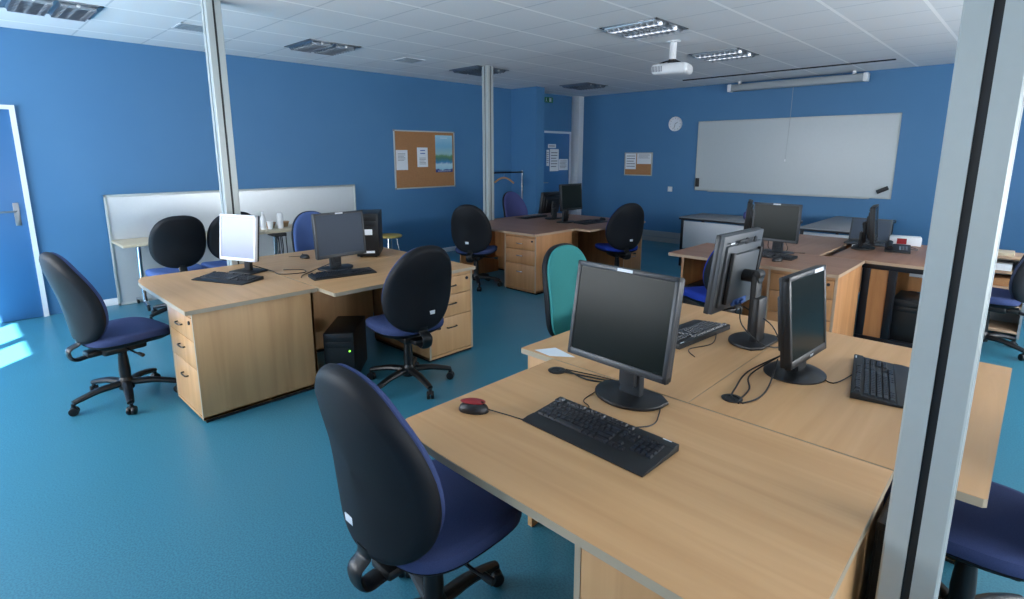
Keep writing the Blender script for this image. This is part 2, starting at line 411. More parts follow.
# grey tables by the whiteboard
def grey_table(label, x0, x1, y0, y1, pan):
    t = thing('work_table', label, 'table', ((x0+x1)/2, (y0+y1)/2, 0), 0, 'grey tables by the whiteboard')
    a, b_ = (x1-x0)/2, (y1-y0)/2
    MB().b2((-a, -b_, T-.006), (a, b_, T+.006), .001).build('tabletop', M['grey'], t)
    MB().b2((-a-.001, -b_-.001, T-.032), (a+.001, b_+.001, T-.006), .003).build('table_frame', M['darksteel'], t)
    for sx in (-1, 1):
        for sy in (-1, 1):
            MB().b2((sx*(a-.04)-.018, sy*(b_-.04)-.018, 0), (sx*(a-.04)+.018, sy*(b_-.04)+.018, T-.032), .003).build('leg', M['darksteel'], t)
    MB().b2((-a+.06, -b_+.03, pan), (a-.06, -b_+.045, T-.05), .002).build('modesty_panel', M['whitepanel'], t)
grey_table('grey table with a white front panel, below the whiteboard left corner', -3.77, -2.33, 7.40, 8.15, .27)
grey_table('grey table below the whiteboard centre, end-on behind the desks', -2.15, -1.42, 7.35, 9.1, .40)
# wall tables with chrome T legs
def wall_table(label, y0, y1):
    t = thing('side_table', label, 'table', (-6.8, (y0+y1)/2, 0), 0, 'pale tables along the left wall')
    b_ = (y1-y0)/2
    MB().b2((-.24, -b_, T-.028), (.275, b_, T), .004).build('tabletop', M['paleboard'], t)
    for s_ in (-1, 1):
        f = MB(); y = s_*(b_-.16)
        f.tube([(0.13, y, T-.03), (.10, y, .35), (.13, y, .09)], .021, 12, 4)
        f.tube([(.23, y, .055), (.13, y, .085), (0, y, .09), (-.2, y, .06)], (lambda u: (.02, .016)), 10, 4)
        f.b2((-.1, y-.03, T-.04), (.2, y+.03, T-.028)); lg = f.build('leg', M['chrome'], t)
        for x in (.23, -.2):
            MB().cyl((x, y, .03), .03, .02, 'y', 16, bev=.004).build('castor', M['black'], lg)
    r = MB(); r.b2((-.2, -b_+.15, T-.07), (-.16, b_-.15, T-.03), .004); r.build('cross_rail', M['steel'], t)
wall_table('pale table along the left wall, end nearest the blue door', 1.19, 2.58)
wall_table('pale table along the left wall, carrying cups and bottles', 2.60, 3.95)
# satin panel screens behind the tables
def panel(label, y0, y1):
    t = thing('screen_panel', label, 'screen', (XL+.06, (y0+y1)/2, 0), 0, 'white screens along the left wall')
    b_ = (y1-y0)/2
    MB().b2((-.012, -b_+.02, .02), (.008, b_-.02, 1.17)).build('panel_sheet', M['screenpanel'], t)
    f = MB()
    for a, c in (((-.02, -b_, 0), (.02, -b_+.022, 1.19)), ((-.02, b_-.022, 0), (.02, b_, 1.19)), ((-.02, -b_, 1.165), (.02, b_, 1.19)), ((-.02, -b_, 0), (.02, b_, .022))): f.b2(a, c, .003)
    f.build('panel_frame', M['alu'], t)
panel('long white satin screen standing against the left blue wall', 1.18, 4.10)

# ------------------------------------------------------------------ service poles
def pole(label, x, y):
    t = thing('service_pole', label, 'pole', (x, y, 0), 0, 'floor to ceiling aluminium poles')
    h, g, dp, c = .055, .0085, .012, .004
    side = [(-h+c, -h), (-g, -h), (-g, -h+dp), (g, -h+dp), (g, -h), (h-c, -h)]
    poly = []
    for k in range(4):
        cs, sn = math.cos(k*q), math.sin(k*q); poly += [(cs*a-sn*b_, sn*a+cs*b_) for a, b_ in side]
    MB().prism(poly, .0, ZC).build('pole_body', M['alu'], t, ang=20)
    for k in range(4):
        m_ = MB(); cs, sn = math.cos(k*q), math.sin(k*q)
        m_.box((sn*(h-.0095), -cs*(h-.0095), ZC/2), ((.0165 if k % 2 == 0 else .004), (.004 if k % 2 == 0 else .0165), ZC-.01)); m_.build('cable_slot', M['black'], t)
    MB().b2((-.075, -.075, 0), (.075, .075, .012), .003).build('foot_plate', M['alu'], t)
pole('thick aluminium pole in the right foreground, at the near desk corner', -.109, 1.49)
pole('aluminium pole at left, rising behind the silver framed monitor', -4.77, 1.635)
pole('slim aluminium pole standing in the middle, beside the dark-topped desk', -5.535, 5.27)

# ------------------------------------------------------------------ chairs
def chair(label, fabric, loc, rz, kind='oval', sticker=True, seatm=None, group='swivel task chairs', tilt=6, phase=.35, stx=.05, stz=-.165):
    t = thing('task_chair', label, 'chair', loc, rz, group)
    seatm = seatm or fabric
    # five-star base
    hub = MB(); hub.lathe([(.03, .07), (.045, .075), (.048, .12), (.034, .15), (.03, .16)]); hub.build('base_hub', M['base'], t)
    for k in range(5):
        a = 2*PI*k/5+phase; ca, sa = math.cos(a), math.sin(a)
        lg = MB(); lg.tube([(ca*.03, sa*.03, .115), (ca*.15, sa*.15, .112), (ca*.25, sa*.25, .092), (ca*.30, sa*.30, .078)], (lambda u: (.030-.010*u, .023-.007*u)), 10, 4)
        l = lg.build('base_leg', M['base'], t)
        cs = MB(); cx, cy = ca*.30, sa*.30; r2 = a+1.1
        for s_ in (-1, 1): cs.cyl((cx+s_*.014*math.cos(r2), cy+s_*.014*math.sin(r2), .027), .027, .02, n=18, bev=.004, rot=(PI/2, 0, r2+PI/2))
        cs.cyl((cx, cy, .055), .012, .04, n=10); cs.box((cx, cy, .045), (.03, .034, .026), .01, rot=(0, 0, r2)); cs.build('caster', M['base'], l)
    g = MB(); g.cyl((0, 0, .23), .026, .2); g.cyl((0, 0, .34), .015, .12); g.lathe([(.031, .13), (.034, .2), (.028, .3), (.026, .3)]); g.build('gas_column', M['base'], t)
    # seat
    ex = 3.2
    def sq(ph, a=.243, b_=.237):
        c_, s_ = math.cos(ph), math.sin(ph)
        return a*math.copysign(abs(c_)**(2/ex), c_), b_*math.copysign(abs(s_)**(2/ex), s_)
    rot = Matrix(((1, 0, 0, 0), (0, 0, 1, .03), (0, 1, 0, 0), (0, 0, 0, 1)))     # (x, depth, z) -> (x, z, depth)
    def sb(x, z): return -.55*max(0, z-.06)**2 + .05*x*x*4 - .03*max(0, z-.16)
    m_ = MB(); m_.pillow(sq, [(.05, .428), (.9, .428), (.985, .434), (1.0, .446), (1.0, .462), (.985, .474), (.94, .483), (.85, .488), (.6, .486), (.3, .482), (.03, .48)], sb, 48, Matrix.Translation((0, 0, 0)) @ rot); m_.build('seat_cushion', seatm, t)
    m_ = MB(); m_.pillow(sq, [(.05, .392), (.6, .392), (.82, .402), (.95, .42), (.985, .430), (.94, .436), (.05, .436)], sb, 40, rot); m_.build('seat_shell', M['shell'], t)
    m_ = MB(); m_.b2((-.09, -.13, .345), (.09, .12, .395), .015); m_.b2((-.05, -.2, .35), (.05, -.12, .385), .01); m_.build('tilt_mechanism', M['base'], t)
    m_ = MB(); m_.tube([(.09, .0, .37), (.2, .0, .365), (.245, .01, .36)], .006, 8, 2); m_.tube([(.235, .01, .361), (.275, .014, .357)], .012, 10, 1); m_.build('height_lever', M['base'], t)
    # backrest
    if kind == 'oval': A, B, e_, sx, zc = .25, .30, .13, 2.35, .742
    elif kind == 'wide': A, B, e_, sx, zc = .245, .26, .04, 2.5, .785
    else: A, B, e_, sx, zc = .215, .285, .05, 2.7, .79
    def egg(ph):
        c_, s_ = math.cos(ph), math.sin(ph)
        z = B*math.copysign(abs(s_)**(2/sx), s_); x = A*math.copysign(abs(c_)**(2/sx), c_)
        return x*(1-e_*(z/B)), z
    def bb(x, z): return 1.05*x*x*(1-.35*max(0, z/B)) + .022*math.cos(min(1, abs(z+.10)/(B*.95))*PI/2) - .02
    tm = Matrix.Translation((0, -.255, zc)) @ Matrix.Rotation(R(tilt), 4, 'X')
    m_ = MB(); m_.pillow(egg, [(.04, -.022), (.5, -.0215), (.78, -.019), (.87, -.016), (.90, -.0155), (.955, -.009), (.985, 0), (1, .012), (1.0, .022), (.985, .03), (.96, .031), (.5, .03), (.04, .03)], bb, 64, tm)
    sh = m_.build('backrest_shell', M['shell'], t)
    m_ = MB(); m_.pillow(egg, [(.04, .028), (.9, .028), (.955, .030), (.972, .038), (.965, .048), (.93, .057), (.85, .064), (.6, .068), (.3, .069), (.04, .069)], bb, 64, tm)
    m_.build('back_cushion', fabric, t)
    if sticker:
        m_ = MB()
        m_.box((0, 0, 0), (.042, .003, .028), .001)
        y = bb(stx, stz)-.0215
        for v in m_.bm.verts: v.co = tm @ Vector((v.co.x+stx, v.co.y+y, v.co.z+stz))
        m_.build('sticker', M['sticker'], sh)['label'] = 'white inventory sticker'
    # support bar
    p0 = tm @ Vector((0, bb(0, -B*.9)-.012, -B*.98)); p1 = tm @ Vector((0, bb(0, -B*.9)-.008, -B*.86))
    m_ = MB(); m_.tube([(0, -.08, .366), (0, -.2, .352), (0, -.25, .35), (0, -.276, .372), (0, -.28, .42), tuple(p0), tuple(p1)], (lambda u: (.011, .036)), 12, 5, flat=(1, 0, 0))
    # flat bar: wide across x
    for v in m_.bm.verts: pass
    m_.build('support_bar', M['base'], t)
    return t
blu, bri = M['blue'], M['brightblue']
CL = [
 ('dark oval-backed chair at left, side-on beside the blue door', blu, (-4.24, .69, 0), R(10), 'oval'),
 ('dark oval-backed chair with white sticker, before the left desk drawers', blu, (-3.07, 2.13, 0), R(83), 'oval'),
 ('large dark oval-backed chair in the foreground at the nearest desk', blu, (-1.295, .965, 0), R(0), 'oval'),
 ('dark oval-backed chair at the dark-topped desk by the middle pole', M['slate'], (-4.95, 4.49, 0), R(30), 'oval'),
 ('dark chair with bright blue seat, right of the far middle desk', bri, (-3.80, 5.86, 0), R(62), 'oval'),
 ('violet-blue chair back by the coat rail, behind the far middle desk', M['violet'], (-5.78, 6.25, 0), R(-90), 'oval'),
 ('round wide-backed dark chair at the pale wall table, fully visible one', M['midblue'], (-6.12, 1.53, 0), R(90), 'wide'),
 ('wide-backed dark chair at the wall table, half behind the silver monitor', M['midblue'], (-6.12, 2.03, 0), R(90), 'wide'),
 ('blue chair back between the left wall table and the grey monitor', M['midblue'], (-5.10, 2.60, 0), R(-90), 'oval'),
 ('dark chair with bright blue seat edge, behind the rear-facing monitor', bri, (-1.86, 4.38, 0), R(62), 'oval'),
 ('grey-backed chair at the far right edge, beyond the near pole', M['slate'], (-.22, 5.9, 0), R(88), 'oval'),
 ('dark blue seat tucked under the right desk, bottom right corner', blu, (-.02, 2.16, 0), R(90), 'oval'),
 ('green fabric chair facing right behind the front monitor', M['green'], (-1.79, 2.56, 0), R(-90), 'tall'),
]
for i, (l, f, loc, rz, kd) in enumerate(CL): chair(l, f, loc, rz, kd, tilt={12: 3, 2: 5}.get(i, 9), phase=R({0: -8, 1: -8, 2: 20, 6: 0, 7: 36}.get(i, 12*i))-rz, stz={2: -.20}.get(i, -.165), stx={2: -.06, 1: .06, 0: -.02, 3: -.03}.get(i, .05), seatm=(M['blue'] if f is M['slate'] else None), sticker=(kd == 'oval' and f in (blu, bri, M['slate']) and i not in (0, 9)))

# ------------------------------------------------------------------ monitors
def text_mesh(s_, size, ext=.0004):
    cu = bpy.data.curves.new('lettering', 'FONT'); cu.body = s_; cu.size = size; cu.extrude = ext; cu.align_x = 'CENTER'; cu.align_y = 'CENTER'
    o = bpy.data.objects.new('lettering', cu); C.objects.link(o); dg = bpy.context.evaluated_depsgraph_get()
    me = bpy.data.meshes.new_from_object(o.evaluated_get(dg)); bpy.data.objects.remove(o); return me
def monitor(label, loc, rz, w_=.415, h_=.345, zb=.105, tilt=5, house='monitor', scr='screen', th=.05, base='disc', rear=False, logo=True, bez=.017, group='flat desktop monitors', cables=(), po=-.075, rearmat=None):
    """faces local -Y"""
    t = thing('computer_monitor', label, 'monitor', loc, rz, group)
    H = M[house]
    tm = Matrix.Translation((0, po, zb)) @ Matrix.Rotation(R(-tilt), 4, 'X')
    def place(o): o.matrix_local = tm; return o
    zc = h_/2
    f = MB()
    for lo, hi in (((-w_/2, -.012, h_-bez), (w_/2, .012, h_)), ((-w_/2, -.012, 0), (w_/2, .012, bez*1.5)), ((-w_/2, -.012, 0), (-w_/2+bez, .012, h_)), ((w_/2-bez, -.012, 0), (w_/2, .012, h_))): f.b2(lo, hi, .003)
    place(f.build('bezel', H, t))
    place(MB().b2((-w_/2+bez-.002, -.009, bez*1.5-.002), (w_/2-bez+.002, .002, h_-bez+.002)).build('screen', M[scr], t))
    rc = MB(); rm = M['rearpanel'] if rear else M[rearmat] if rearmat else H
    rc.b2((-w_/2+.002, .004, .002), (w_/2-.002, .03, h_-.002), .006)
    rc.b2((-w_/2+.03, .022, .03), (w_/2-.03, .042, h_-.05), .008); rc.b2((-w_/2+.075, .036, .045), (w_/2-.075, th+.008, h_-.09), .008)
    for k in range(5): rc.b2((-.06+k*.012, .04, h_-.046), (-.054+k*.012, .044, h_-.03)); rc.b2((.03+k*.012, .04, h_-.046), (.036+k*.012, .044, h_-.03))
    rcv = place(rc.build('rear_cover', rm, t))
    if rear:
        for vx in (-w_/2+.06, w_/2-.076): MB().b2((vx, .043, .05), (vx+.016, .062, h_-.08), .003).build('vent_strip', M['black'], rcv)
        v = MB()
        for x in (-.09, .0): v.cyl((x, .043, h_-.038), .016, .006, 'y', 14)
        v.b2((-.01, .042, h_-.044), (.08, .047, h_-.028), .003)
        v.build('button_row', M['black'], rcv)
        MB().b2((w_/2-.085, .042, h_-.04), (w_/2-.045, .0435, h_-.033)).build('logo_mark', M['sticker'], rcv)
        cp = MB(); cp.b2((-.07, .05, .03), (.07, .06, .06)); cp.b2((-.02, .055, .035), (.01, .075, .055), .003); cp.b2((.025, .055, .035), (.05, .072, .055), .003); cp.build('ports', M['inkblue'], rcv)
    pz = zb+zc
    nk = MB()
    if base == 'disc':
        nk.b2((-.046, .02, .008), (.046, .055, pz*.66), .008); nk.b2((-.034, .0, .05), (.034, .03, pz*.98), .007)
        nk.cyl((0, (po+.065)/2, pz-.02), .03, abs(po)+.02-.045+.03, 'y', 18); nk.cyl((0, .02, pz*.98), .022, .06, 'x', 16, bev=.004)
        nk.build('neck', M['black'] if rear else H, t)
        pts = [(math.cos(a)*.138, .03+math.sin(a)*.115) for a in [PI+PI*k/16 for k in range(17)]]+[(.138, .07), (.09, .105), (-.09, .105), (-.138, .07)]
        bs = MB(); bs.prism(pts, 0, .014, bev=.004); bs.build('base', M['acer'] if not rear else M['black'], t)
    elif base == 'round':
        nk.b2((-.045, -.02, .012), (.045, .035, pz*.8), .012); nk.build('neck', H, t)
        bs = MB(); bs.lathe([(.128, 0), (.128, .006), (.11, .016), (.06, .026), (.045, .028), (0, .028)], (0, .01, 0), 40, Matrix.Diagonal((1.0, .9, 1, 1))); bs.build('base', H, t)
    else:
        nk.b2((-.03, .0, .012), (.03, .03, pz), .006); nk.build('neck', M['black'], t)
        bs = MB(); bs.b2((-.11, -.08, 0), (.11, .10, .016), .008); bs.build('base', M['black'], t)
    if logo:
        place(MB().b2((-.032, -.0135, h_-.014), (.032, -.011, h_-.003)).build('logo_plate', M['sticker'], t))
    for pts in cables: MB().tube(pts, .0032, 7, 6).build('cable', M['black'], t)
    return t
m1 = monitor('large grey monitor on the nearest desk, dark screen toward camera', (-1.015, 1.655, T), R(-3), .425, .355, .145, 9, cables=[
    [(0.0, .05, .05), (-.1, .09, .006), (-.22, .055, .004), (-.32, .02, .004), (-.37, .015, -.004)], [(0.02, .05, .05), (-.06, .1, .006), (-.2, .03, .004), (-.31, .04, .004), (-.36, .02, -.004)]])
m2 = monitor('grey monitor seen from behind, on the desk before the green chair', (-.94, 2.63, T), R(-93), .42, .38, .15, 6, rear=True, po=-.125, cables=[
    [(.05, -.03, .17), (.09, .0, .1), (.07, .1, .02), (-.05, .17, .004), (-.14, .1, .004), (-.15, .0, .004)], [(.02, -.03, .17), (-.03, .08, .1), (-.09, .12, .01), (-.14, .19, .004), (-.05, .23, .004)]])
m3 = monitor('black monitor angled right, on the right desk beside the near pole', (-.635, 2.35, T), R(86), .375, .36, .075, 6, house='acer', base='round', logo=False, th=.06, bez=.02, po=-.03, cables=[
    [(.0, .07, .06), (-.14, .14, .006), (-.33, .1, .004), (-.42, .07, .004), (-.44, .02, .004)], [(.02, .07, .06), (-.16, .12, .006), (-.3, .06, .004), (-.42, .04, .004), (-.45, .03, .002)], [(-.03, .07, .05), (-.22, .02, .005), (-.36, .0, .004), (-.44, .02, .003)]])
lt = bpy.data.objects.new('lettering', text_mesh('acer', .018)); C.objects.link(lt); lt.data.materials.append(M['sticker']); lt.parent = m3
tm = Matrix.Translation((0, -.03, .075)) @ Matrix.Rotation(R(-6), 4, 'X'); lt.matrix_local = tm @ Matrix.Translation((0.02, -.0135, .015)) @ Matrix.Rotation(PI/2, 4, 'X')
st = MB().b2((.06, -.014, .342), (.15, -.011, .357)).build('sticker', M['sticker'], m3); st.matrix_local = tm
m4 = monitor('silver framed monitor with a pale bright screen on the left desk', (-4.33, 1.56, T), R(22), .36, .345, .105, 7, house='silver', scr='screen_pale_refl', base='block', logo=False, bez=.016, rearmat='black', cables=[
    [(.03, .03, .05), (.16, .09, .004), (.3, .03, .004), (.42, .14, .004), (.34, .22, .004), (.2, .16, .004)]])
m5 = monitor('grey monitor in front of the black computer tower, left desk group', (-3.95, 2.11, T), R(92), .425, .345, .11, 5, scr='screen_dim_refl', base='disc', cables=[
    [(.0, .05, .05), (-.1, .12, .004), (-.2, .05, .004), (-.32, -.04, .004), (-.36, -.1, .004)]])
m6 = monitor('black monitor facing right on the far middle desk', (-4.55, 5.78, T), R(88), .42, .345, .17, 4, house='acer', scr='screen', logo=False)
m7 = monitor('black monitor turned away on the far middle desk, lower of two', (-4.98, 5.98, T), R(-90), .40, .30, .08, 10, house='acer', scr='screen', logo=False)
m8 = monitor('grey monitor facing camera on the reddish right-hand desk', (-1.71, 5.27, T), R(-2), .41, .345, .115, 3, scr='screen', cables=[
    [(.06, .03, .12), (.08, .06, .05), (.07, .1, .004), (.2, .16, .004)], [(-.08, .03, .12), (-.1, .07, .05), (-.09, .1, .004)]])
m9 = monitor('black monitor seen edge-on beside the desk telephone', (-1.18, 6.13, T), R(97), .40, .345, .07, 5, house='acer', scr='screen', logo=False)
m10 = monitor('black monitor seen edge-on behind the camera-facing grey monitor', (-2.145, 5.85, T), R(-71), .40, .33, .09, 4, house='acer', scr='screen', logo=False)

# ------------------------------------------------------------------ keyboards
kmesh = {}
def key_mesh(w_):
    k = round(w_, 4)
    if k not in kmesh:
        m_ = MB(); pl = lambda s_, z: [(-w_/2*s_[0], -.0092*s_[1], z), (w_/2*s_[0], -.0092*s_[1], z), (w_/2*s_[0], .0092*s_[1], z), (-w_/2*s_[0], .0092*s_[1], z)]
        a = [m_.bm.verts.new(p) for p in pl((1, 1), 0)]; ti = 1-.005/w_
        b_ = [m_.bm.verts.new(p) for p in pl((ti, .72), .0075)]
        for i in range(4): m_.bm.faces.new((a[i], a[(i+1) % 4], b_[(i+1) % 4], b_[i]))
        m_.bm.faces.new(b_); m_.bm.faces.new(a[::-1])
        me = bpy.data.meshes.new('key'); m_.bm.to_mesh(me); m_.bm.free(); me.materials.append(M['key']); kmesh[k] = me
    return kmesh[k]
def key_layout():
    p = .019; rows = []; x0 = -.222
    def run(y, x, ws):
        for w_ in ws: rows.append((x+w_*p/2, y, w_*p-.0016)); x += w_*p
    ys = [.080, .052, .0315, .011, -.0095, -.030]
    run(ys[0], x0, [1]); run(ys[0], x0+p*2, [1]*4); run(ys[0], x0+p*6.5, [1]*4); run(ys[0], x0+p*11, [1]*4); run(ys[0], x0+p*15.4, [1])
    run(ys[1], x0, [1]*13+[2]); run(ys[2], x0, [1.5]+[1]*12+[1.5]); run(ys[3], x0, [1.75]+[1]*11+[2.25]); run(ys[4], x0, [2.25]+[1]*10+[2.75]); run(ys[5], x0, [1.4, 1.2, 1.3, 6.2, 1.3, 1.2, 2.4])
    for y in ys[1:3]: run(y, x0+p*15.4, [1]*3)
    run(ys[4], x0+p*16.4, [1]); run(ys[5], x0+p*15.4, [1]*3)
    for y in ys[1:5]: run(y, x0+p*18.8, [1]*4)
    run(ys[5], x0+p*18.8, [2, 1])
    return rows[:100]
def keyboard(label, loc, rz, single=False, palm=True, cord=None, sc=1.0):
    t = thing('keyboard', label, 'keyboard', loc, rz, 'computer keyboards'); t.scale = (sc, sc, sc)
    pr = [(-.100, .0), (-.103, .005), (-.075, .010), (-.045, .011), (-.043, .0095), (.066, .019), (.068, .023), (.096, .025), (.101, .022), (.101, 0)] if palm else [(-.06, 0), (-.062, .007), (-.043, .0095), (.066, .019), (.092, .022), (.096, .019), (.096, 0)]
    m_ = MB(); mw = Matrix(((0, 0, 1, 0), (1, 0, 0, 0), (0, 1, 0, 0), (0, 0, 0, 1)))
    m_.prism(pr, -.236, .236, mw, bev=.002); m_.build('body', M['keybody'], t)
    lay = key_layout()
    if not single:
        for x, y, w_ in lay:
            o = bpy.data.objects.new('key', key_mesh(w_)); C.objects.link(o); o.parent = t; o.location = (x, y, (.0098+(y+.043)*.087) if y < .066 else .0235); o.rotation_euler = (R(5), 0, 0)
        MB().b2((.185, .091, .0246), (.215, .095, .0254)).build('logo_mark', M['sticker'], t)
    else:
        m_ = MB()
        for x, y, w_ in lay: m_.box((x, y, .0125+(y+.043)*.087+(.003 if y > .066 else 0)), (w_-.003, .0165, .008))
        m_.build('keys', M['key'], t)['kind'] = 'stuff'
    if cord: MB().tube(cord, .0022, 7, 6).build('cord', M['black'], t)
    return t
keyboard('black keyboard on the nearest desk, below the large monitor', (-.935, 1.36, T), R(-1.5), cord=[(.06, .1, .012), (.09, .17, .003), (.08, .24, .003), (.0, .36, .003), (-.2, .4, .003), (-.42, .35, .003)])
keyboard('black keyboard on the right desk, slanted beside the near pole', (-.365, 2.49, T), R(101), palm=True, cord=[(0, .1, .01), (-.12, .16, .003), (-.05, .22, .003), (.1, .3, .003)])
keyboard('black keyboard half hidden behind the front monitor, green chair side', (-1.20, 2.52, T), R(-95), single=False, cord=[(-.1, .1, .01), (.05, .16, .003), (.2, .13, .003), (.27, .2, .003)])
keyboard('black keyboard in front of the silver framed monitor', (-4.17, 1.36, T), R(24), single=True)
keyboard('black keyboard in front of the left group grey monitor', (-3.70, 2.02, T), R(80), single=True, palm=False)
keyboard('dark keyboard on the far middle desk, before the right-facing monitor', (-4.30, 5.98, T), R(85), single=True)
keyboard('dark keyboard on the far middle desk, behind the lower black monitor', (-5.30, 5.90, T), R(-90), single=True)
keyboard('black keyboard below the camera-facing monitor on the reddish desk', (-1.71, 5.02, T), R(0), single=True, palm=False)
def mouse(label, loc, rz, two=False, cord=None):
    t = thing('computer_mouse', label, 'mouse', loc, rz, 'computer mice')
    def el(ph): return .031*math.cos(ph)*(1+.10*math.sin(ph)), .054*math.sin(ph)
    rot = Matrix(((1, 0, 0, 0), (0, 0, 1, 0), (0, 1, 0, 0), (0, 0, 0, 1)))
    m_ = MB(); m_.pillow(el, [(.05, 0), (.93, 0), (1, .006), (.99, .014), (.9, .024), (.72, .031), (.45, .035), (.05, .036)], lambda x, z: -.09*abs(z+.01)*.8, 32, rot); m_.build('body', M['black'], t)
    if two:
        m_ = MB(); m_.pillow(el, [(.05, .001), (.5, .0255), (.64, .0335), (.46, .037), (.05, .0375)], lambda x, z: -.09*abs(z+.01)*.8, 28, Matrix.Translation((-.007, -.004, 0.002)) @ Matrix.Diagonal((1.25, 1.32, 1, 1)) @ rot); m_.build('palm_cover', M['red'], t)
    MB().cyl((0, .03, .030), .008, .006, 'x', 14).build('scroll_wheel', M['black'], t)
    if cord: MB().tube(cord, .002, 7, 6).build('cord', M['black'], t)
    return t
mouse('red and black mouse at the left of the nearest desk', (-1.345, 1.20, T), R(-55), True, [(0, .053, .01), (.015, .12, .003), (.06, .24, .003), (.02, .34, .003), (-.08, .40, .003), (-.14, .38, .003), (-.22, .42, .003)])
mouse('small black mouse beside the far middle desk keyboard', (-4.36, 6.33, T), R(80))
mouse('black mouse lying behind the left group grey monitor', (-4.58, 2.14, T), R(100), cord=[(0, .053, .01), (.03, .1, .003), (-.05, .16, .003)])
mouse('black mouse below the camera-facing monitor on the reddish desk', (-1.56, 4.86, T), R(-20))

def laptop(label, loc, rz):
    t = thing('laptop', label, 'laptop', loc, rz)
    MB().b2((-.18, -.125, 0), (.18, .125, .018), .005).build('base', M['rearpanel'], t)
    k = MB()
    for i in range(12):
        for j in range(4): k.box((-.143+i*.026, -.01+j*.026, .019), (.021, .02, .004))
    k.build('key_field', M['key'], t)
    lid = MB().b2((-.18, -.008, 0), (.18, .008, .235), .005).build('lid', M['rearpanel'], t); lid.location = (0, .125, .016); lid.rotation_euler = (R(-18), 0, 0)
    MB().b2((-.165, -.0092, .015), (.165, -.0078, .22)).build('display', M['laptop_screen'], lid)
    return t
laptop('grey laptop with raised lid behind the side-on monitor', (-1.235, 6.46, T), R(3))
t = thing('bag', 'small lilac bag on the grey table, left of the camera-facing monitor', 'bag', (-2.86, 7.62, T+.006), R(20))
def bagf(ph):
    c_, s_ = math.cos(ph), math.sin(ph); return .075*math.copysign(abs(c_)**.8, c_), .065*math.copysign(abs(s_)**.8, s_)
MB().pillow(bagf, [(.04, -.04), (.6, -.036), (.9, -.02), (1, 0), (.9, .02), (.6, .036), (.04, .04)], lambda x, z: 0, 32, Matrix.Translation((0, 0, .065))).build('body', M['violet'], t)
MB().tube([(-.04, 0, .12), (-.03, 0, .16), (.03, 0, .16), (.04, 0, .12)], .005, 8, 4).build('strap', M['violet'], t)
# ------------------------------------------------------------------ computer towers
def tower(label, loc, rz, w_=.18, d_=.42, h_=.40, led=True, sticker=False):
    t = thing('computer_tower', label, 'computer', loc, rz, 'black computer towers')
    MB().b2((-w_/2, -d_/2+.012, .01), (w_/2, d_/2, h_), .004).build('case', M['black'], t)
    f = MB(); f.b2((-w_/2, -d_/2, .012), (w_/2, -d_/2+.014, h_-.001), .006); f.b2((-w_/2+.015, -d_/2-.003, h_-.06), (w_/2-.015, -d_/2, h_-.02), .002); f.b2((-w_/2+.015, -d_/2-.003, h_-.105), (w_/2-.015, -d_/2, h_-.065), .002)
    f.build('front_panel', M['acer'], t)
    ft = MB()
    for sx in (-1, 1):
        for sy in (-1, 1): ft.cyl((sx*(w_/2-.03), sy*(d_/2-.05), .006), .012, .012, n=12)
    ft.build('feet', M['black'], t)
    if led: MB().cyl((w_/2-.03, -d_/2-.003, h_-.13), .006, .006, 'y', 12).build('power_light', M['led'], t)
    if sticker: MB().b2((-.05, -d_/2-.004, .20), (.045, -d_/2-.001, .25)).build('sticker', M['sticker'], t); MB().b2((-.05, -d_/2-.0045, .04), (.06, -d_/2-.001, .06)).build('badge', M['sticker'], t)
    return t
tower('black computer tower on the floor under the left desk, green light', (-3.60, 1.95, 0), R(48), .21, .44, .37)
tower('black computer tower standing on the desk behind the grey monitor', (-4.36, 2.66, T), R(52), .19, .40, .385, led=False, sticker=True)
tower('black computer tower on the floor under the open-ended desk', (-.665, 5.73, 0), R(0), .31, .40, .40, led=False)
tower('black computer tower on the floor behind the blue-seated right chair', (-2.25, 5.0, 0), 0, .2, .42, .38, led=False)

# ------------------------------------------------------------------ wall things
def board(name, label, cat, M_face, face_name, fm, axis, u0, u1, z0, z1, fw=.02, dp=.02):
    if axis == 'x': loc = (XL, (u0+u1)/2, (z0+z1)/2); rz = q
    else: loc = ((u0+u1)/2, YF, (z0+z1)/2); rz = 0
    t = thing(name, label, cat, loc, rz); a, b_ = (u1-u0)/2, (z1-z0)/2     # faces local -Y
    MB().b2((-a+.005, -dp*.6, -b_+.005), (a-.005, 0, b_-.005)).build(face_name, M_face, t)
    f = MB()
    for lo, hi in (((-a, -dp, b_-fw), (a, 0, b_)), ((-a, -dp, -b_), (a, 0, -b_+fw)), ((-a, -dp, -b_), (-a+fw, 0, b_)), ((a-fw, -dp, -b_), (a, 0, b_))): f.b2(lo, hi, .003)
    f.build('frame', fm, t); return t
wb = board('whiteboard', 'wide whiteboard on the far blue wall', 'whiteboard', M['board'], 'writing_surface', M['alu'], 'y', -4.46, -1.545, .99, 2.168, .016, .022)
MB().b2((-1.2, -.07, -.597), (1.2, -.015, -.589), .002).build('pen_tray', M['alu'], wb)
nb = board('noticeboard', 'large cork noticeboard with a poster on the left wall', 'noticeboard', M['cork'], 'cork_surface', M['alu'], 'x', 4.82, 6.0, 1.085, 1.972)
for sx in (-1, 1):
    for sz in (-1, 1): MB().b2((sx*.585-.012, -.023, sz*.435-.012), (sx*.585+.012, -.002, sz*.435+.012), .003).build('corner_cap', M['inkgrey'], nb)
fb = board('noticeboard', 'small cork noticeboard on the far wall, below the clock', 'noticeboard', M['cork'], 'cork_surface', M['alu'], 'y', -5.92, -5.32, 1.215, 1.648)
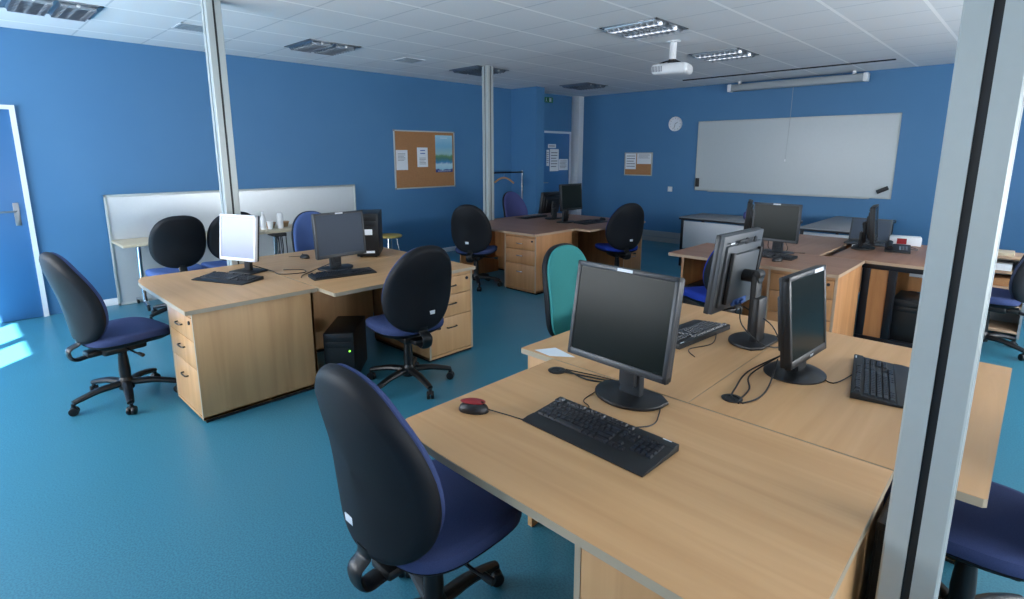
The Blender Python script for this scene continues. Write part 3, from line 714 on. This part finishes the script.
def sheet(name, label, cat, axis, u0, u1, z0, z1, m_, off=.018, ink=(), group=None):
    if axis == 'x': loc = (XL+off, (u0+u1)/2, (z0+z1)/2); rz = q
    else: loc = ((u0+u1)/2, YF-off, (z0+z1)/2); rz = 0
    a, b_ = (u1-u0)/2, (z1-z0)/2; t = thing(name, label, cat, loc, rz, group)
    MB().b2((-a, -.0016, -b_), (a, 0, b_)).build('sheet', m_, t)
    for (c, x0, x1, y0, y1, n) in ink:
        g = MB()
        for k in range(n):
            zz = y1-(y1-y0)*(k+.5)/n; hh = (y1-y0)/n*.28
            g.b2((-a+2*a*x0, -.0022, -b_+2*b_*zz-2*b_*hh/2-.0005), (-a+2*a*(x1-.12*(k % 3 == 2)), -.0014, -b_+2*b_*zz+2*b_*hh/2+.0005))
        g.build('print', M[c], t)
    return t
sheet('notice_sheet', 'plain white sheet pinned at the noticeboard left edge', 'paper', 'x', 4.85, 5.06, 1.375, 1.675, M['paper'], .014, [('inkgrey', .15, .8, .45, .85, 6)], 'sheets on the left noticeboard')
sheet('notice_sheet', 'white sheet with a blue emblem, left of the landscape poster', 'paper', 'x', 5.24, 5.445, 1.415, 1.715, M['paper'], .014, [('inkblue', .3, .75, .62, .92, 2), ('inkgrey', .2, .8, .12, .5, 5)], 'sheets on the left noticeboard')
sheet('poster', 'blue and green landscape poster on the large noticeboard', 'poster', 'x', 5.60, 5.95, 1.325, 1.91, M['poster'], .014, [('paper', .3, .7, .905, .95, 1), ('paper', .12, .88, .02, .05, 1)])
sheet('notice_sheet', 'printed sheet on the small far noticeboard, left one', 'paper', 'y', -5.895, -5.665, 1.335, 1.635, M['paper'], .014, [('inkgrey', .1, .9, .1, .9, 5)], 'sheets on the small noticeboard')
sheet('notice_sheet', 'white sheet on the small far noticeboard, right one', 'paper', 'y', -5.645, -5.345, 1.435, 1.635, M['paper'], .014, [('inkgrey', .1, .9, .5, .9, 4)], 'sheets on the small noticeboard')
for n, (lb, u0, u1, z0, z1) in enumerate((('narrow sheet at the left edge of the far door papers', 8.325, 8.405, 1.39, 1.70), ('largest white sheet on the far recessed door', 8.43, 8.70, 1.285, 1.715), ('lower right sheet on the far recessed door', 8.71, 9.0, 1.30, 1.52), ('small strip above the sheets on the far recessed door', 8.37, 8.61, 1.735, 1.81))):
    sheet('notice_sheet', lb, 'paper', 'x', u0, u1, z0, z1, M['paper'], .022, [('inkgrey', .12, .85, .15, .9, 6 if n < 3 else 1)], 'sheets on the far door')
# erasers on the whiteboard
def eraser(label, x, z, rot):
    t = thing('board_eraser', label, 'eraser', (x, YF-.0135, z), 0, 'whiteboard erasers'); t.rotation_euler = (0, rot, 0)
    MB().b2((-.075, -.035, -.028), (.075, -.008, .028), .006).build('grip', M['black'], t); MB().b2((-.072, -.009, -.026), (.072, 0, .026)).build('felt', M['gap'], t)
eraser('black eraser low on the whiteboard left side, upright', -4.41, 1.13, R(90)); eraser('black eraser low on the whiteboard right side, slanted', -1.655, 1.115, R(-28))
# clock
t = thing('wall_clock', 'round white wall clock left of the whiteboard', 'clock', (-4.895, YF, 2.143))
MB().lathe([(.125, 0), (.127, .03), (.118, .038), (.112, .03), (.112, .0)], mw=Matrix.Rotation(PI/2, 4, 'X')).build('rim', M['white'], t)
MB().lathe([(.112, .004), (.112, .022), (0, .022)], mw=Matrix.Rotation(PI/2, 4, 'X')).build('dial', M['paper'], t)
tk = MB()
for k in range(12):
    a = k*PI/6; tk.box((math.sin(a)*.096, -.0225, math.cos(a)*.096), (.006, .002, .018), rot=(0, a, 0))
tk.build('hour_marks', M['inkgrey'], t)
for nm, a, L in (('hour_hand', 1.0, .055), ('minute_hand', 3.4, .085)): MB().box((math.sin(a)*L/2, -.025, math.cos(a)*L/2), (.006, .002, L), rot=(0, a, 0)).build(nm, M['black'], t)
# wall socket, exit sign
t = thing('wall_socket', 'small white wall plate below the clock', 'socket', (-4.935, YF, .99)); MB().b2((-.045, -.012, -.045), (.045, 0, .045), .004).build('plate', M['white'], t); MB().cyl((0, -.013, 0), .02, .004, 'y', 20).build('socket_face', M['sticker'], t)
t = thing('exit_sign', 'small green exit sign above the far recessed door', 'sign', (-6.86, 7.58, 2.62)); MB().b2((-.2, 0, -.07), (.2, .04, .07), .006).build('sign_box', M['greensign'], t)
t2 = t
t.scale = (.7, .7, .7); t.location = (XL, 8.36, 2.64); t.rotation_euler = (0, 0, -q)
p = MB(); p.cyl((.09, .043, .03), .016, .006, 'y', 14); p.box((.09, .043, -.01), (.03, .006, .05), .004, rot=(0, .2, 0)); p.box((.11, .043, -.04), (.014, .006, .05), .003, rot=(0, -.5, 0)); p.box((.07, .043, -.035), (.014, .006, .045), .003, rot=(0, .6, 0)); p.build('running_figure', M['white'], t)
p = MB(); p.b2((-.12, .04, -.05), (-.03, .046, .05), .002); p.build('door_symbol', M['white'], t)
# projection screen case with cord
t = thing('projector_screen', 'rolled white projector screen case above the whiteboard', 'projector screen', (-2.94, 9.12, 2.66), 0)
m_ = MB(); m_.b2((-.93, -.05, -.055), (.93, .06, .05), .02); m_.build('case', M['trimgrey'], t)
for s_ in (-1, 1): MB().b2((s_*.95-.03, -.055, -.06), (s_*.95+.03, .065, .055), .01).build('end_cap', M['white'], t); MB().b2((s_*.8-.02, -.02, .04), (s_*.8+.02, .03, .098)).build('bracket', M['white'], t)
MB().tube([(.02, -.03, -.05), (.018, -.03, -.5), (.0, -.03, -1.13)], .003, 6, 3).build('pull_cord', M['trimgrey'], t)
MB().cyl((0, -.03, -1.14), .008, .035, n=10).build('cord_pull', M['white'], t)
tag(MB().b2((-4.33, 8.345, ZC-.014), (-1.53, 8.38, ZC), .002).build('curtain_rail', M['darksteel']), 'dark rail slot along the ceiling before the projector screen', 'rail')
# ceiling projector
t = thing('projector', 'white ceiling projector hanging on a short pole', 'projector', (-2.98, 5.5, ZC), R(12))
MB().lathe([(.07, -.012), (.07, 0), (.02, 0), (.02, -.012)]).build('ceiling_plate', M['white'], t)
MB().cyl((0, 0, -.10), .036, .20, n=24).build('drop_pole', M['white'], t)
b_ = MB(); b_.b2((-.19, -.14, -.335), (.19, .14, -.225), .045, 4); b_.build('body', M['white'], t)
ls = MB(); ls.cyl((.09, .15, -.28), .036, .05, 'y', 24, bev=.006); ls.build('lens', M['black'], t)
vt = MB()
for k in range(7): vt.b2((-.17+k*.016, -.142, -.31), (-.162+k*.016, -.138, -.255))
vt.build('vent_slots', M['inkgrey'], t)
br = MB()
for sx in (-1, 1):
    for sy in (-1, 1): br.tube([(0, 0, -.19), (sx*.06, sy*.05, -.205), (sx*.11, sy*.09, -.23)], .009, 8, 3)
br.cyl((0, 0, -.195), .04, .03); br.build('mount_bracket', M['black'], t)
# ceiling lights
def light_fix(label, cx, cy, w_=.59, sparkle=False):
    t = thing('ceiling_light', label, 'ceiling light', (cx, cy, ZC), 0, 'square louvred ceiling lights'); h = w_/2
    f = MB()
    for lo, hi in (((-h, -h, -.008), (h, -h+.03, 0)), ((-h, h-.03, -.008), (h, h, 0)), ((-h, -h, -.008), (-h+.03, h, 0)), ((h-.03, -h, -.008), (h, h, 0))): f.b2(lo, hi, .002)
    f.build('frame', M['steel'], t)
    MB().b2((-h+.02, -h+.02, -.003), (h-.02, h-.02, -.0015)).build('back_tray', M['troffer'], t)
    l = MB()
    for k in range(2):                       # two louvre lanes, each with parabolic side reflectors
        yc = -.135+.27*k
        for s_ in (-1, 1):
            pts = [(yc+s_*(.118-.05*(1-math.cos(u*PI/2/4))), -.012*0-.004-.030*math.sin(u*PI/2/4)) for u in range(5)]
            poly = pts+[(a+s_*.004, z) for a, z in pts[::-1]]
            mw = Matrix(((0, 0, 1, 0), (1, 0, 0, 0), (0, 1, 0, 0), (0, 0, 0, 1))); l.prism(poly, -h+.03, h-.03, mw)
        for j in range(9): x = -h+.06+j*(w_-.12)/8; l.b2((x-.003, yc-.115, -.040), (x+.003, yc+.115, -.006))
    l.build('louvre', M['louvre_sparkle'] if sparkle else M['louvre'], t)
    for k in range(2):
        MB().cyl((0, -.135+.27*k, -.018), .0125, w_-.08, 'x', 14).build('tube', M['tube_glow'] if sparkle else M['white'], t)
for lb, x, y in (('louvred ceiling light in the top left corner', -5.865, .82), ('louvred ceiling light above the left desk group', -5.855, 3.11), ('louvred ceiling light behind the top of the middle pole', -5.87, 5.43), ('louvred ceiling light nearest the recessed door', -5.87, 7.84), ('louvred ceiling light nearer side of the ceiling projector', -2.885, 4.76), ('louvred ceiling light beyond the ceiling projector', -2.92, 6.6)): light_fix(lb, x, y, sparkle='projector' in lb)
def vent(label, x, y):
    t = thing('ceiling_vent', label, 'vent', (x, y, ZC), 0, 'square ceiling vents'); f = MB()
    for lo, hi in (((-.15, -.15, -.006), (.15, -.135, 0)), ((-.15, .135, -.006), (.15, .15, 0)), ((-.15, -.15, -.006), (-.135, .15, 0)), ((.135, -.15, -.006), (.15, .15, 0))): f.b2(lo, hi)
    f.build('frame', M['whitepanel'], t)
    g = MB()
    for k in range(9): g.b2((-.135, -.128+k*.03, -.005), (.135, -.112+k*.03, -.002))
    g.b2((-.14, -.14, -.002), (.14, .14, -.0005)); g.build('grille', M['trimgrey'], t)
vent('small square ceiling vent left of the left pole', -5.87, 1.85); vent('small square ceiling vent above the large noticeboard', -5.9, 4.28)

# ------------------------------------------------------------------ small things
# coat rail with hanger
t = thing('coat_rail', 'dark metal coat rail by the left wall beyond the middle pole', 'coat rail', (-6.82, 6.97, 0), 0)
f = MB(); f.tube([(0, -.38, 1.30), (0, .38, 1.30)], .013, 12, 1); f.build('rail', M['darksteel'], t)
for s_ in (-1, 1):
    MB().tube([(0, s_*.36, .03), (0, s_*.36, 1.33)], .012, 12, 1).build('upright', M['steel'], t); MB().tube([(-.24, s_*.36, .02), (.24, s_*.36, .02)], .015, 10, 1).build('foot', M['darksteel'], t)
t = thing('coat_hanger', 'wooden coat hanger on the coat rail', 'hanger', (-6.82, 6.87, 1.313), R(8))
MB().tube([(0, 0, -.10), (0, .0, -.06), (.0, .018, -.03), (.0, .018, -.012), (0, .003, .004), (0, -.016, -.01)], .0025, 6, 4).build('hook', M['steel'], t)
m_ = MB(); m_.tube([(-.21, 0, -.19), (-.1, 0, -.125), (0, 0, -.1), (.1, 0, -.125), (.21, 0, -.19)], (lambda u: (.008, .016)), 8, 4); m_.build('shoulder_bar', M['hanger'], t)
# cups etc on wall table
t = thing('bottle', 'white plastic bottle on the wall table, left of the cups', 'bottle', (-6.75, 2.665, T)); MB().lathe([(.03, 0), (.033, .01), (.033, .12), (.025, .15), (.013, .17), (.013, .19)]).build('body', M['white'], t); MB().lathe([(.016, .188), (.016, .215), (.0, .217)]).build('cap', M['sticker'], t)
tag(MB().lathe([(.026, 0), (.037, .095), (.039, .095), (.039, .099), (.034, .099), (.024, .004)], (-6.72, 2.735, T)).build('paper_cup', M['white']), 'short white paper cup on the wall table', 'cup')
tag(MB().lathe([(.031, 0), (.035, .02), (.034, .16), (.03, .185), (.022, .19), (.018, .19)], (-6.72, 2.86, T)).build('cup_stack', M['white']), 'tall white container on the wall table, right of the cup', 'container')
for lb, y in (('brown basket on the wall table, between the two white containers', 2.79), ('brown basket on the wall table, at the right of the cups', 2.96)):
    t = thing('small_basket', lb, 'basket', (-6.85, y, T), 0, 'brown baskets on the wall table'); MB().lathe([(.045, 0), (.06, .06), (.062, .062), (.057, .062), (.042, .006)]).build('bowl', M['brown'], t); MB().lathe([(.062, .056), (.066, .06), (.062, .066), (.058, .06)]).build('rim', M['hanger'], t)
t = thing('power_cable', 'black cables hanging from the wall table edge', 'cables', (0, 0, 0))
for k in range(3): MB().tube([(-6.5, 2.72+.05*k, .66), (-6.49, 2.73+.045*k, .5), (-6.5, 2.70+.06*k, .38), (-6.55, 2.72+.05*k, .30+.03*k), (-6.6, 2.75+.03*k, .4), (-6.66, 2.78+.02*k, .66)], .005, 6, 5).build('strand', M['black'], t)
MB().b2((-6.72, 2.69, .645), (-6.49, 2.83, .687), .006).build('power_block', M['black'], t)
# yellow stool
t = thing('stool', 'yellow-topped stool behind the left computer tower', 'stool', (-6.72, 4.42, 0)); MB().lathe([(.17, .44), (.18, .45), (.18, .465), (.165, .472), (0, .472)]).build('seat', M['yellow'], t)
for k in range(4):
    a = PI/4+k*q; MB().tube([(math.cos(a)*.1, math.sin(a)*.1, .44), (math.cos(a)*.17, math.sin(a)*.17, 0)], .009, 8, 1).build('leg', M['chrome'], t)
# desk phone and box on the open-ended desk
t = thing('desk_telephone', 'black desk telephone beside the side-on monitor', 'telephone', (-.92, 6.14, T), R(10))
mw = Matrix(((0, 0, 1, 0), (1, 0, 0, 0), (0, 1, 0, 0), (0, 0, 0, 1)))
MB().prism([(-.1, 0), (-.1, .015), (.08, .06), (.1, .055), (.1, 0)], -.1, .1, mw, .003).build('body', M['black'], t)
m_ = MB(); m_.tube([(-.06, -.08, .045), (-.065, 0, .062), (-.06, .085, .075)], (lambda u: (.024, .016)), 10, 4); m_.build('handset', M['black'], t)
k = MB()
for i in range(3):
    for j in range(4): k.box((.02+i*.024, -.06+j*.024, .03+j*.006), (.016, .014, .006))
k.build('keypad', M['inkgrey'], t)
MB().tube([(.1, .05, .02), (.16, .12, .01), (.14, .25, .008), (.05, .32, .008)], .004, 6, 5).build('cord', M['black'], t)
t = thing('tissue_box', 'white and red paper box behind the desk telephone', 'box', (-.945, 6.66, T), R(12)); MB().b2((-.13, -.07, 0), (.13, .07, .085), .003).build('carton', M['paper'], t); MB().b2((-.07, -.0715, .015), (.01, -.0695, .07)).build('printed_patch', M['red'], t)
# low shelf unit on the right
t = thing('shelf_unit', 'low open shelf unit behind the chair at the right edge', 'shelf', (-.20, 6.62, 0), 0)
c = MB(); 
for x in (-.2, .2): c.b2((x-.01, -.18, 0), (x+.01, .18, .72))
c.b2((-.2, .165, 0), (.2, .18, .72)); c.build('carcass', M['trimgrey'], t)
for z in (.05, .28, .44, .58, .71): MB().b2((-.19, -.18, z-.012), (.19, .165, z+.012), .002).build('shelf', M['edge_warm'], t)
for lb, z, m_, h in (('stack of cream paper on the upper level of the low shelf', .592, 'paper', .06), ('brown folder stack on the middle level of the low shelf', .452, 'cork', .07), ('pale carton on top of the low shelf', .722, 'paleboard', .03)):
    tag(MB().b2((-.33, 6.46, z), (-.12, 6.68, z+h), .003).build('paper_stack' if 'carton' not in lb else 'carton', M[m_]), lb, 'paper' if 'carton' not in lb else 'box')
t = thing('black_filler', 'black upright box filling the gap behind the near aluminium pole', 'cable duct', (-.142, 1.672, 0))  # black box filling the dark gap between desk end and pole
MB().b2((-.058, -.105, 0), (.058, .105, .67), .006).build('filler_body', M['black'], t)
MB().b2((-.05, -.109, .03), (.05, -.104, .65), .002).build('filler_cover', M['acer'], t)
# pale patch painted in for a light reflection on the second desk
tag(MB().prism([(-1.60, 1.81), (-1.50, 1.80), (-1.41, 1.865), (-1.55, 1.90)], T, T+.0012).build('reflection_patch', M['paper']), 'pale painted reflection at the near corner of the second desk', 'paper')

# ------------------------------------------------------------------ light
def area(name, loc, rot, sx, sy, power, col=(1, .98, .96)):
    l = bpy.data.lights.new(name, 'AREA'); l.shape = 'RECTANGLE'; l.size = sx; l.size_y = sy; l.energy = power; l.color = col
    o = bpy.data.objects.new(name, l); C.objects.link(o); o.location = loc; o.rotation_euler = rot; return o
zc = (WZ0+WZ1)/2; hz = WZ1-WZ0-.1
cold = (.93, .97, 1)
area('daylight_window', ((NW[0][0]+NW[0][1])/2, YN+.012, zc), (q+R(14), 0, 0), NW[0][1]-NW[0][0]-.1, hz, 205, cold)
area('daylight_window', ((NW[1][0]+NW[1][1])/2, YN+.01, zc), (q, 0, 0), NW[1][1]-NW[1][0]-.1, hz, 14, cold)
area('daylight_window', (XR-.01, (RW[0][0]+RW[0][1])/2, zc), (q+R(10), 0, q), RW[0][1]-RW[0][0]-.1, hz, 120, cold)
area('daylight_window', (XR-.01, (RW[1][0]+RW[1][1])/2, zc), (q+R(14), 0, q), RW[1][1]-RW[1][0]-.1, hz, 230, cold)
s = bpy.data.lights.new('sun', 'SUN'); s.energy = 90; s.angle = R(.53); s.color = (1, .95, .88)
so = bpy.data.objects.new('sun', s); C.objects.link(so)
dv = Vector((-.715, .70, -.565)).normalized(); so.rotation_euler = dv.to_track_quat('-Z', 'Y').to_euler()
wd = bpy.data.worlds.new('sky'); bpy.context.scene.world = wd; wd.use_nodes = True
bg = wd.node_tree.nodes['Background']; bg.inputs['Color'].default_value = (.62, .78, 1, 1); bg.inputs['Strength'].default_value = 1.5

# ------------------------------------------------------------------ camera
cam = bpy.data.cameras.new('camera'); co = bpy.data.objects.new('camera', cam); C.objects.link(co)
cam.sensor_fit = 'HORIZONTAL'; cam.sensor_width = 36; cam.lens = 548.94/1024*36; cam.shift_y = -36.28/1024; cam.clip_start = .02
co.location = (0, 0, 1.6); co.rotation_euler = (R(90-11.15), 0, R(43.97))
sc = bpy.context.scene; sc.camera = co
vs = sc.view_settings; vs.view_transform = 'Standard'; vs.look = 'None'; vs.gamma = 1; vs.use_curve_mapping = False; vs.exposure = 0.2
try:
    sc.cycles.max_bounces = 8; sc.cycles.diffuse_bounces = 5; sc.cycles.use_denoising = True; sc.cycles.sample_clamp_indirect = 6
    sc.cycles.caustics_reflective = False; sc.cycles.caustics_refractive = False
except Exception: pass
